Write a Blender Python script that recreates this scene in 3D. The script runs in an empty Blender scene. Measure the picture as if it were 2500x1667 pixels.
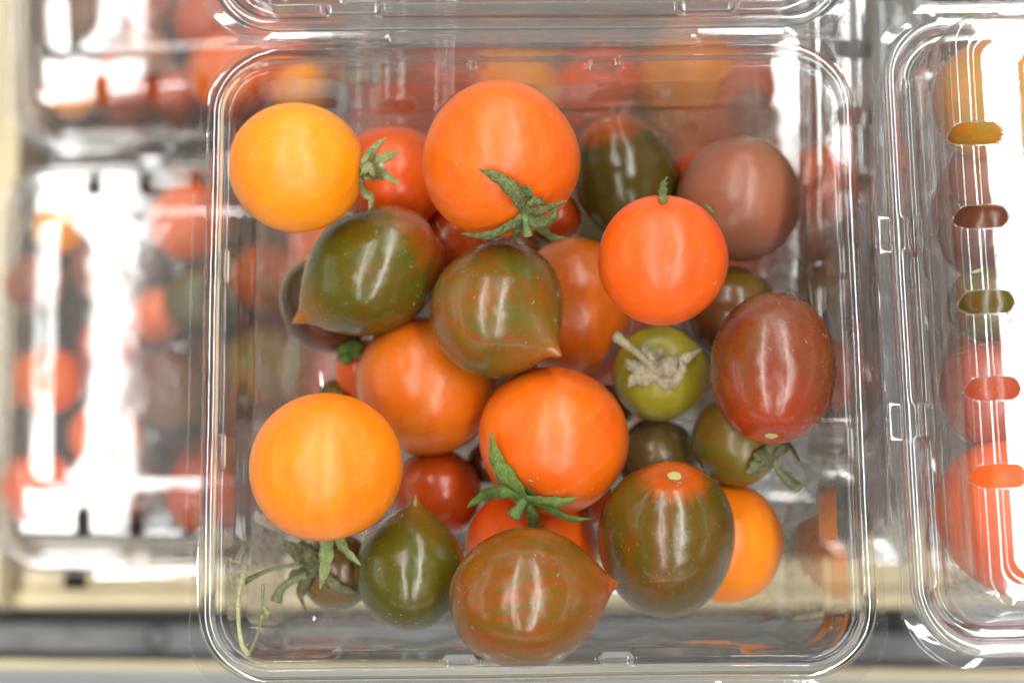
import bpy, math, random
import numpy as np
from mathutils import Vector, Matrix, Quaternion, noise as mnoise
random.seed(7)
R = math.radians
scene = bpy.context.scene
COL = scene.collection

# ------------------------------------------------------------------ camera
RIM = 0.268                      # height of the open punnet's rim, metres
cam_d = bpy.data.cameras.new('camera')
cam = bpy.data.objects.new('camera', cam_d)
COL.objects.link(cam)
cam.location = (-0.004, -0.06649, 0.62139)
cam.rotation_euler = (R(11.0), 0, 0)
cam_d.lens = 70
cam_d.sensor_width = 36
cam_d.clip_start = 0.01
cam_d.clip_end = 50
cam_d.dof.use_dof = True
cam_d.dof.focus_distance = 0.352
cam_d.dof.aperture_fstop = 11.5
scene.camera = cam

# ------------------------------------------------------------------ light
w = bpy.data.worlds.new('World')
scene.world = w
w.use_nodes = True
bg = w.node_tree.nodes['Background']
bg.inputs[0].default_value = (1.0, 0.985, 0.96, 1)
bg.inputs[1].default_value = 0.11


def strip_light(name, x, y, z, sx, sy, watts):
    ld = bpy.data.lights.new(name, 'AREA')
    ld.shape = 'RECTANGLE'
    ld.size = sx
    ld.size_y = sy
    ld.energy = watts
    ld.color = (1.0, 0.985, 0.95)
    o = bpy.data.objects.new(name, ld)
    COL.objects.link(o)
    o.location = (x, y, z)
    return o


# fluorescent ceiling tubes front to back; outer four rows added to brighten the rim
for x, rad, sx in ((-0.61, 22, .14), (0.568, 23, .17), (-3.9, 14, .18), (3.9, 14, .18), (-9.0, 16, .6), (9.0, 16, .6)):
    strip_light('ceiling_or_added_strip', x, 1.0, 2.1, sx, 8.0, rad * math.pi * sx * 8.0)

# cross rows added front and back to light up the bead's reflections
for y in (-8.0, 9.0):
    strip_light('ceiling_or_added_strip', 0, y, 2.1, 14.0, .5, 14 * math.pi * .5 * 14.0)

vs = scene.view_settings
vs.view_transform = 'Standard'
vs.look = 'None'
vs.gamma = 1
vs.exposure = 0.22
cy = scene.cycles
cy.use_denoising = True
cy.use_adaptive_sampling = True
cy.adaptive_threshold = 0.02
try:
    cy.denoiser = 'OPENIMAGEDENOISE'
except Exception:
    pass
cy.max_bounces = 14
cy.transparent_max_bounces = 64
cy.glossy_bounces = 6
cy.diffuse_bounces = 4
cy.transmission_bounces = 6
cy.caustics_reflective = False
cy.sample_clamp_indirect = 6


# ------------------------------------------------------------------ helpers
def tag(o, label=None, cat=None, group=None, kind=None):
    if label: o['label'] = label
    if cat: o['category'] = cat
    if group: o['group'] = group
    if kind: o['kind'] = kind
    return o


def empty(name, loc=(0, 0, 0), quat=None):
    o = bpy.data.objects.new(name, None)
    o.empty_display_size = .01
    COL.objects.link(o)
    o.location = loc
    if quat is not None:
        o.rotation_mode = 'QUATERNION'
        o.rotation_quaternion = quat
    return o


def mesh_of(name, verts, faces, mat, smooth=True):
    me = bpy.data.meshes.new(name)
    me.from_pydata([tuple(v) for v in verts], [], [tuple(f) for f in faces])
    me.materials.append(mat)
    if smooth:
        me.polygons.foreach_set('use_smooth', [True] * len(me.polygons))
    me.update()
    return me


def obj(name, me, parent=None, loc=(0, 0, 0)):
    o = bpy.data.objects.new(name, me)
    COL.objects.link(o)
    o.parent = parent
    o.location = loc
    return o


class NT:
    """small helper to write node trees"""
    def __init__(s, name):
        s.m = bpy.data.materials.new(name)
        s.m.use_nodes = True
        s.t = s.m.node_tree
        s.t.nodes.clear()
        s.out = s.t.nodes.new('ShaderNodeOutputMaterial')

    def n(s, typ, ins=None, **props):
        nd = s.t.nodes.new('ShaderNode' + typ)
        for k, v in props.items():
            setattr(nd, k, v)
        for k, v in (ins or {}).items():
            s.put(nd.inputs[k], v)
        return nd

    def put(s, sock, v):
        if isinstance(v, bpy.types.NodeSocket):
            s.t.links.new(v, sock)
        elif isinstance(v, bpy.types.Node):
            s.t.links.new(v.outputs[0], sock)
        else:
            if isinstance(v, (tuple, list)) and len(v) == 3 and sock.type == 'RGBA':
                v = (*v, 1)
            sock.default_value = v

    def math(s, op, a, b=None, clamp=False):
        nd = s.t.nodes.new('ShaderNodeMath')
        nd.operation = op
        nd.use_clamp = clamp
        s.put(nd.inputs[0], a)
        if b is not None:
            s.put(nd.inputs[1], b)
        return nd.outputs[0]

    def ramp(s, fac, stops, interp='LINEAR'):
        nd = s.t.nodes.new('ShaderNodeValToRGB')
        nd.color_ramp.interpolation = interp
        el = nd.color_ramp.elements
        while len(el) < len(stops):
            el.new(0.5)
        for e, (p, c) in zip(el, stops):
            e.position = p
            e.color = (c, c, c, 1) if not isinstance(c, (tuple, list)) else (*c, 1)
        s.put(nd.inputs[0], fac)
        return nd.outputs[0]

    def mix(s, fac, a, b):
        nd = s.t.nodes.new('ShaderNodeMix')
        nd.data_type = 'RGBA'
        s.put(nd.inputs[0], fac)
        s.put(nd.inputs[6], a)
        s.put(nd.inputs[7], b)
        return nd.outputs[2]

    def noise(s, vec, scale, detail=3, rough=.5, dist=0, dim='3D'):
        nd = s.t.nodes.new('ShaderNodeTexNoise')
        s.put(nd.inputs['Vector'], vec)
        nd.inputs['Scale'].default_value = scale
        nd.inputs['Detail'].default_value = detail
        nd.inputs['Roughness'].default_value = rough
        nd.inputs['Distortion'].default_value = dist
        return nd.outputs[0]

    def done(s, shader):
        s.t.links.new(shader if isinstance(shader, bpy.types.NodeSocket) else shader.outputs[0], s.out.inputs[0])
        return s.m


def srgb(r, g, b):
    f = lambda c: ((c / 255 + .055) / 1.055) ** 2.4 if c > 10 else c / 255 / 12.92
    return (f(r), f(g), f(b))


# ------------------------------------------------------------------ materials
def skin_mat(name, base, blotch, streak, k_blotch=.5, k_streak=.5, top=None, k_top=.6, top_w=.16,
             low=None, k_low=0, rough=.3, sss=.18, speck=.35, speck_col=(.95, .62, .22), stretch=.3, dark=.25, scale=1.0, bloom=.0):
    t = NT(name)
    tc = t.n('TexCoord')
    oi = t.n('ObjectInfo')
    off = t.n('CombineXYZ', {0: t.math('MULTIPLY', oi.outputs['Random'], 31.0), 1: t.math('MULTIPLY', oi.outputs['Random'], 17.0), 2: t.math('MULTIPLY', oi.outputs['Random'], 7.0)})
    mp = t.n('Mapping', {'Scale': (100, 100, 100)})
    t.put(mp.inputs[0], tc.outputs['Object'])
    v = t.n('VectorMath', {0: mp.outputs[0], 1: off.outputs[0]}, operation='ADD').outputs[0]
    # streak space: runs from stem end to tip, converging at both poles
    sx = t.n('SeparateXYZ', {0: mp.outputs[0]})
    flat = t.n('CombineXYZ', {0: sx.outputs[0], 1: sx.outputs[1], 2: 0.0})
    un = t.n('VectorMath', {0: flat}, operation='NORMALIZE')
    blend = t.n('VectorMath', {0: un, 1: (1.8, 1.8, 1.8)}, operation='MULTIPLY')
    half = t.n('VectorMath', {0: blend, 1: t.n('VectorMath', {0: flat, 1: (.25, .25, .25)}, operation='MULTIPLY')}, operation='ADD')
    zz = t.n('CombineXYZ', {0: 0.0, 1: 0.0, 2: t.math('MULTIPLY', sx.outputs[2], stretch)})
    half = t.n('VectorMath', {0: half, 1: zz}, operation='ADD')
    v2 = t.n('VectorMath', {0: half, 1: off.outputs[0]}, operation='ADD').outputs[0]
    nb = t.noise(v, .75 * scale, 3, .5, .6)
    ns_ = t.noise(v2, 2.6 * scale, 6, .68, .9)
    ns2 = t.noise(v2, 6.5 * scale, 5, .7, .5)
    mb = t.math('MULTIPLY', t.ramp(nb, [(.40, 0), (.62, 1)]), k_blotch)
    c = t.mix(mb, base, blotch)
    comb = t.math('ADD', t.math('MULTIPLY', ns_, .7), t.math('MULTIPLY', ns2, .3))
    ms = t.math('MULTIPLY', t.ramp(comb, [(.46, 0), (.59, 1)]), k_streak)
    c = t.mix(ms, c, streak)
    gz = t.n('SeparateXYZ', {0: tc.outputs['Generated']}).outputs[2]
    # polar angle from the stem end (0) to the blossom end (pi)
    ang = t.math('ARCCOSINE', t.math('SUBTRACT', t.math('MULTIPLY', gz, 1.998), .999))
    ang = t.math('ADD', ang, t.math('MULTIPLY', t.math('SUBTRACT', ns_, .5), .55))
    if top is not None:
        c = t.mix(t.math('MULTIPLY', t.ramp(t.math('DIVIDE', ang, math.pi), [(top_w * .45 / math.pi, 1), (top_w / math.pi, .55), (top_w * 1.7 / math.pi, 0)]), k_top), c, top)
    if low is not None:
        lw = .75
        c = t.mix(t.math('MULTIPLY', t.ramp(t.math('DIVIDE', ang, math.pi), [(1 - lw * 1.5 / math.pi, 0), (1 - lw * .35 / math.pi, 1)]), k_low), c, low)
    # fine mottling under the skin
    fine = t.noise(v, 14, 4, .7)
    c = t.mix(t.math('MULTIPLY', t.ramp(fine, [(.45, 0), (.75, 1)]), .16), c, (min(1, base[0] * 1.5 + .03), base[1] * 1.5 + .03, base[2] + .01))
    # pale pinprick dots, denser in patches
    vo = t.n('TexVoronoi', {'Vector': v, 'Scale': 13.0, 'Randomness': 1.0})
    dots = t.ramp(vo.outputs['Distance'], [(.07, 1), (.14, 0)])
    keep = t.n('SeparateColor', {0: vo.outputs['Color']}).outputs[0]
    keep = t.math('GREATER_THAN', keep, .45)
    patch = t.ramp(t.noise(v, 1.1, 2), [(.42, 0), (.62, 1)])
    c = t.mix(t.math('MULTIPLY', t.math('MULTIPLY', dots, keep), t.math('MULTIPLY', patch, speck)), c, speck_col)
    # a few dark pits
    vo2 = t.n('TexVoronoi', {'Vector': v, 'Scale': 3.6, 'Randomness': 1.0})
    pit = t.ramp(vo2.outputs['Distance'], [(.035, 1), (.06, 0)])
    kp2 = t.math('GREATER_THAN', t.n('SeparateColor', {0: vo2.outputs['Color']}).outputs[1], .55)
    pits = t.math('MULTIPLY', pit, kp2)
    c = t.mix(t.math('MULTIPLY', pits, dark * 2.2), c, (.05, .03, .012))
    rgh = t.math('ADD', t.math('MULTIPLY', t.math('SUBTRACT', t.noise(v, 4.5, 4, .7), .5), .28), rough, True)
    hgt = t.math('ADD', t.math('MULTIPLY', t.noise(v, 1.15, 2), 2.2), t.math('MULTIPLY', t.noise(v, 26, 3, .6), .055))
    hgt = t.math('SUBTRACT', hgt, t.math('MULTIPLY', pits, .12))
    bp = t.n('Bump', {'Strength': .45, 'Distance': .0008, 'Height': hgt})
    p = t.n('BsdfPrincipled', {'Base Color': c, 'Roughness': rgh, 'Normal': bp.outputs[0],
                               'Subsurface Weight': sss, 'Subsurface Radius': (1.0, .32, .10), 'Subsurface Scale': .0035,
                               'Specular IOR Level': .5, 'Coat Weight': .18 if speck >= .6 else .04, 'Coat Roughness': .1 if speck >= .6 else .18})
    if bloom:
        p.inputs['Sheen Weight'].default_value = bloom
        p.inputs['Sheen Roughness'].default_value = .4
    return t.done(p)


S = {}
S['amber'] = skin_mat('skin_amber', (0.8370, 0.2728, 0.0040), (0.8370, 0.2112, 0.0032), (0.8550, 0.3344, 0.0080), .7, .3, low=(.93, .20, .003), k_low=.6, rough=.38, sss=.22, speck=.2, speck_col=(1, .75, .3), dark=.3)
S['amber2'] = skin_mat('skin_amber_warm', (0.8280, 0.2200, 0.0032), (0.8100, 0.1672, 0.0024), (0.8550, 0.2904, 0.0064), .7, .35, low=(.93, .20, .003), k_low=.6, rough=.38, sss=.22, speck=.25, speck_col=(1, .7, .28), dark=.3)
S['orange'] = skin_mat('skin_orange', (0.7056, 0.1248, 0.0032), (0.6880, 0.0898, 0.0024), (0.7409, 0.1797, 0.0040), .7, .3, low=(.88, .085, .003), k_low=.4, rough=.36, sss=.18, speck=.45, speck_col=(1, .42, .10), dark=.25)
S['redor'] = skin_mat('skin_red_orange', (0.7232, 0.0967, 0.0040), (0.7056, 0.0677, 0.0032), (0.7409, 0.1353, 0.0048), .7, .3, low=(.86, .12, .004), k_low=.4, rough=.34, sss=.18, speck=.35, speck_col=(1, .36, .12), dark=.2)
S['bronze'] = skin_mat('skin_bronze', (0.5645, 0.1037, 0.0040), (0.4410, 0.1173, 0.0048), (0.5292, 0.1533, 0.0056), .6, .5, rough=.32, sss=.15, speck=.2, speck_col=(.9, .42, .16), stretch=.8)
S['red'] = skin_mat('skin_red', (.42, .050, .005), (.34, .065, .008), (.46, .08, .007), .6, .4, rough=.25, sss=.12, speck=.2, speck_col=(.8, .3, .15))
S['olive'] = skin_mat('skin_olive', (0.0840, 0.0655, 0.0050), (0.1428, 0.0504, 0.0050), (0.0487, 0.0689, 0.0050), .55, .75, low=(.34, .11, .008), k_low=.6, rough=.24, sss=.05, speck=.75, speck_col=(.62, .52, .2), stretch=.4)
S['olive_red'] = skin_mat('skin_olive_red_end', (0.0882, 0.0714, 0.0050), (0.1512, 0.0521, 0.0050), (0.0504, 0.0756, 0.0050), .55, .75, top=(.50, .07, .004), k_top=.95, top_w=.55, low=(.50, .15, .008), k_low=.7, rough=.24, sss=.05, speck=.8, speck_col=(.62, .52, .2), stretch=.4)
S['stripe'] = skin_mat('skin_striped', (.135, .078, .008), (.24, .060, .006), (.060, .100, .013), .8, .72, low=(.34, .09, .012), k_low=.7, rough=.26, sss=.07, speck=.65, speck_col=(.75, .55, .22), stretch=.45, scale=.7)
S['rust'] = skin_mat('skin_rust', (0.2100, 0.0521, 0.0025), (0.1596, 0.0655, 0.0034), (0.1008, 0.0798, 0.0050), .65, .85, low=(.42, .065, .005), k_low=.7, rough=.25, sss=.07, speck=.65, speck_col=(.7, .5, .22), stretch=.45)
S['mahog'] = skin_mat('skin_mahogany', (0.1806, 0.0286, 0.0084), (0.1596, 0.0403, 0.0076), (0.1092, 0.0798, 0.0118), .6, .45, top=(.36, .030, .005), k_top=.7, top_w=.7, low=(.17, .10, .012), k_low=.55, rough=.26, sss=.07, speck=.7, speck_col=(.62, .48, .28), stretch=.4, dark=.5)
S['dusk'] = skin_mat('skin_dusk', (.27, .098, .055), (.30, .078, .042), (.21, .095, .034), .7, .4, top=(.26, .11, .010), k_top=.6, top_w=1.0, rough=.34, sss=.08, speck=.45, speck_col=(.7, .42, .2), stretch=.8)
S['olive2'] = skin_mat('skin_olive_redtop', (0.1008, 0.0588, 0.0042), (0.1596, 0.0437, 0.0034), (0.0504, 0.0630, 0.0042), .6, .7, top=(.50, .08, .004), k_top=.9, top_w=.30, low=(.24, .04, .006), k_low=.7, rough=.24, sss=.05, speck=.85, speck_col=(.68, .48, .2), stretch=.4)
S['olive3'] = skin_mat('skin_olive_orangetop', (.062, .046, .005), (.095, .036, .004), (.034, .052, .006), .6, .7, top=(.60, .09, .005), k_top=.95, top_w=.50, low=(.2, .05, .006), k_low=.6, rough=.22, sss=.05, speck=.5, speck_col=(.68, .48, .2), stretch=.4)
S['moss'] = skin_mat('skin_moss', (.28, .20, .016), (.32, .13, .012), (.18, .20, .014), .7, .5, top=(.20, .23, .012), k_top=.6, top_w=1.3, rough=.34, sss=.08, speck=.3, speck_col=(.6, .55, .2), stretch=.6)
S['moss2'] = skin_mat('skin_moss_orange', (.50, .20, .012), (.6, .14, .01), (.25, .22, .02), .7, .7, rough=.36, sss=.1, speck=.3, stretch=.6)
S['mossdark'] = skin_mat('skin_moss_brown', (.17, .105, .014), (.20, .07, .012), (.11, .125, .010), .7, .7, rough=.3, sss=.06, speck=.5, speck_col=(.6, .55, .2), stretch=.5)
S['khaki'] = skin_mat('skin_khaki', (0.1428, 0.1050, 0.0336), (0.1596, 0.0756, 0.0252), (0.1008, 0.0840, 0.0210), .7, .5, rough=.26, sss=.06, speck=.3, speck_col=(.6, .5, .2))
S['plum'] = skin_mat('skin_plum', (0.1260, 0.0286, 0.0101), (0.1008, 0.0378, 0.0118), (0.1596, 0.0420, 0.0084), .7, .4, top=(.16, .10, .010), k_top=.8, top_w=.9, rough=.23, sss=.06, speck=.4, speck_col=(.6, .4, .15))
S['plumred'] = skin_mat('skin_plum_red', (.36, .050, .014), (.28, .05, .016), (.42, .07, .016), .7, .4, rough=.3, sss=.1, speck=.7, speck_col=(.75, .4, .25))


def leaf_mat(name, c1, c2, c3, rough=.65, trans=.12):
    t = NT(name)
    tc = t.n('TexCoord')
    mp = t.n('Mapping', {'Scale': (100, 100, 100)})
    t.put(mp.inputs[0], tc.outputs['Object'])
    v = mp.outputs[0]
    a = t.ramp(t.noise(v, 4.5, 4, .7), [(.4, 0), (.62, 1)])
    b = t.ramp(t.noise(v, 22, 4, .75), [(.44, 0), (.66, 1)])
    c = t.mix(a, c1, c2)
    c = t.mix(t.math('MULTIPLY', b, .7), c, c3)
    vn = t.n('Mapping', {'Scale': (1, 1, 1), 'Rotation': (.3, .2, .6)})
    t.put(vn.inputs[0], v)
    dk = t.ramp(t.noise(vn.outputs[0], 13, 5, .8, 1.5), [(.40, 1), (.52, 0)])
    c = t.mix(t.math('MULTIPLY', dk, .55), c, (c1[0] * .45, c1[1] * .42, c1[2] * .4))
    bp = t.n('Bump', {'Strength': .45, 'Distance': .0004, 'Height': t.math('ADD', t.noise(v, 34, 4, .7), t.noise(v, 9, 2, .5))})
    p = t.n('BsdfPrincipled', {'Base Color': c, 'Roughness': rough, 'Normal': bp.outputs[0], 'Specular IOR Level': .3})
    return t.done(p)


L = {}
L['sepal_green'] = leaf_mat('sepal_green', (.065, .130, .020), (.12, .20, .032), (.25, .31, .09))
L['sepal_dark'] = leaf_mat('sepal_dark', (.058, .085, .024), (.12, .145, .042), (.28, .28, .12))
L['sepal_dry'] = leaf_mat('sepal_dry', (.13, .16, .05), (.26, .28, .10), (.42, .42, .20))
L['sepal_pale'] = leaf_mat('sepal_pale', (.16, .22, .07), (.25, .31, .12), (.36, .38, .18))
L['sepal_grey'] = leaf_mat('sepal_grey', (.075, .085, .034), (.15, .155, .068), (.30, .28, .15))
L['sepal_tan'] = leaf_mat('sepal_tan', (.25, .21, .13), (.38, .33, .22), (.52, .47, .33))
L['stem_green'] = leaf_mat('stem_green', (.07, .15, .04), (.13, .22, .06), (.26, .33, .13))
L['stem_grey'] = leaf_mat('stem_grey', (.13, .15, .07), (.20, .21, .11), (.33, .33, .2))
L['stem_tan'] = leaf_mat('stem_tan', (.26, .23, .12), (.36, .32, .19), (.5, .46, .3))
L['stem_pale'] = leaf_mat('stem_pale', (.30, .33, .14), (.42, .45, .22), (.55, .56, .33))
L['cut_end'] = leaf_mat('cut_end', (.45, .50, .22), (.55, .58, .30), (.35, .42, .15))
L['scar'] = leaf_mat('scar', (.62, .58, .25), (.55, .56, .20), (.40, .42, .12), .5)


def plastic_mat(name, tint=.975, wob=.35, wsc=.9, rough=.03, lens=0.0, fog=.03, zlim=-.55, bead=(0, 1), haze=.0):
    """clear thermoformed sheet: two faces' worth of Fresnel reflection, the rest passes on (lens = share bent by uneven thickness)"""
    t = NT(name)
    tc = t.n('TexCoord')
    mp = t.n('Mapping', {'Scale': (100, 100, 100)})
    t.put(mp.inputs[0], tc.outputs['Object'])
    v = mp.outputs[0]
    h = t.math('ADD', t.noise(v, wsc, 2, .5, .4), t.math('MULTIPLY', t.noise(v, wsc * 5, 3, .6), .08))
    bp = t.n('Bump', {'Strength': wob, 'Distance': .0012, 'Height': h})
    geo = t.n('NewGeometry')
    dt = t.n('VectorMath', {0: bp.outputs[0], 1: geo.outputs['Incoming']}, operation='DOT_PRODUCT').outputs['Value']
    co = t.math('ABSOLUTE', dt)
    om = t.math('SUBTRACT', 1.0, co, True)
    p5 = t.math('POWER', om, 5.0)
    r = t.math('ADD', .05, t.math('MULTIPLY', .95, p5))
    rr = t.math('DIVIDE', t.math('MULTIPLY', 2.0, r), t.math('ADD', 1.0, r))
    path = t.ramp(co, [(0.0, (.35, .36, .355)), (.22, (.72, .73, .725)), (.6, (tint, tint, tint))])
    tr = t.n('BsdfTransparent', {'Color': path})
    thru = tr
    oz = t.n('SeparateXYZ', {0: v}).outputs[2]
    if lens:
        h2 = t.math('ADD', t.noise(v, 1.8, 3, .55, 1.2), t.math('MULTIPLY', t.noise(v, 8, 3, .6), .25))
        bp2 = t.n('Bump', {'Strength': 1.0, 'Distance': .0016, 'Height': h2})
        rf = t.n('BsdfRefraction', {'Color': path, 'Roughness': fog, 'IOR': 1.12, 'Normal': bp2.outputs[0]})
        thru = t.n('MixShader', {0: t.math('MULTIPLY', t.math('LESS_THAN', oz, zlim), lens)})
        t.put(thru.inputs[1], tr)
        t.put(thru.inputs[2], rf)
    if bead[1] < 1:
        # the rolled bead is the thickest plastic and bends what lies behind it like a rod
        rb = t.n('BsdfRefraction', {'Color': (.97, .975, .97, 1), 'Roughness': .02, 'IOR': 1.38, 'Normal': bp.outputs[0]})
        inb = t.math('MULTIPLY', t.math('GREATER_THAN', oz, bead[0]), t.math('LESS_THAN', oz, bead[1]))
        t2 = t.n('MixShader', {0: t.math('MULTIPLY', inb, .62)})
        t.put(t2.inputs[1], thru)
        t.put(t2.inputs[2], rb)
        thru = t2
    if haze:
        # faint scuffs doubling as a painted milky veil of glare over the fruit
        mpx = t.n('Mapping', {'Scale': (1, 6, 1), 'Rotation': (0, 0, .5)})
        t.put(mpx.inputs[0], v)
        sc = t.ramp(t.noise(mpx.outputs[0], 6, 5, .75), [(.35, .45), (.7, 1.0)])
        df = t.n('BsdfDiffuse', {'Color': (.9, .9, .89, 1)})
        tl = t.n('BsdfTranslucent', {'Color': (.9, .9, .89, 1)})
        dd = t.n('MixShader', {0: .5})
        t.put(dd.inputs[1], df)
        t.put(dd.inputs[2], tl)
        t3 = t.n('MixShader', {0: t.math('MULTIPLY', sc, haze)})
        t.put(t3.inputs[1], thru)
        t.put(t3.inputs[2], dd)
        thru = t3
    gl = t.n('BsdfAnisotropic', {'Color': (1, 1, 1), 'Roughness': rough, 'Normal': bp.outputs[0]})
    mx = t.n('MixShader', {0: rr})
    t.put(mx.inputs[1], thru)
    t.put(mx.inputs[2], gl)
    return t.done(mx)


P_BASE = plastic_mat('clear_plastic_base', .985, .14, .9, .03, .36, zlim=-1.9, bead=(-.16, .5), haze=.008)
P_LID = plastic_mat('clear_plastic_lid', .985, .09, .6, .075, bead=(.10, .25), haze=.13)
P_LID_FOG = plastic_mat('misted_plastic_lid', .97, .10, .6, .03, .7, .22, 99, haze=.11)
M_DUST = leaf_mat('pale_dust', (.7, .66, .5), (.6, .52, .35), (.75, .7, .6))

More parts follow.
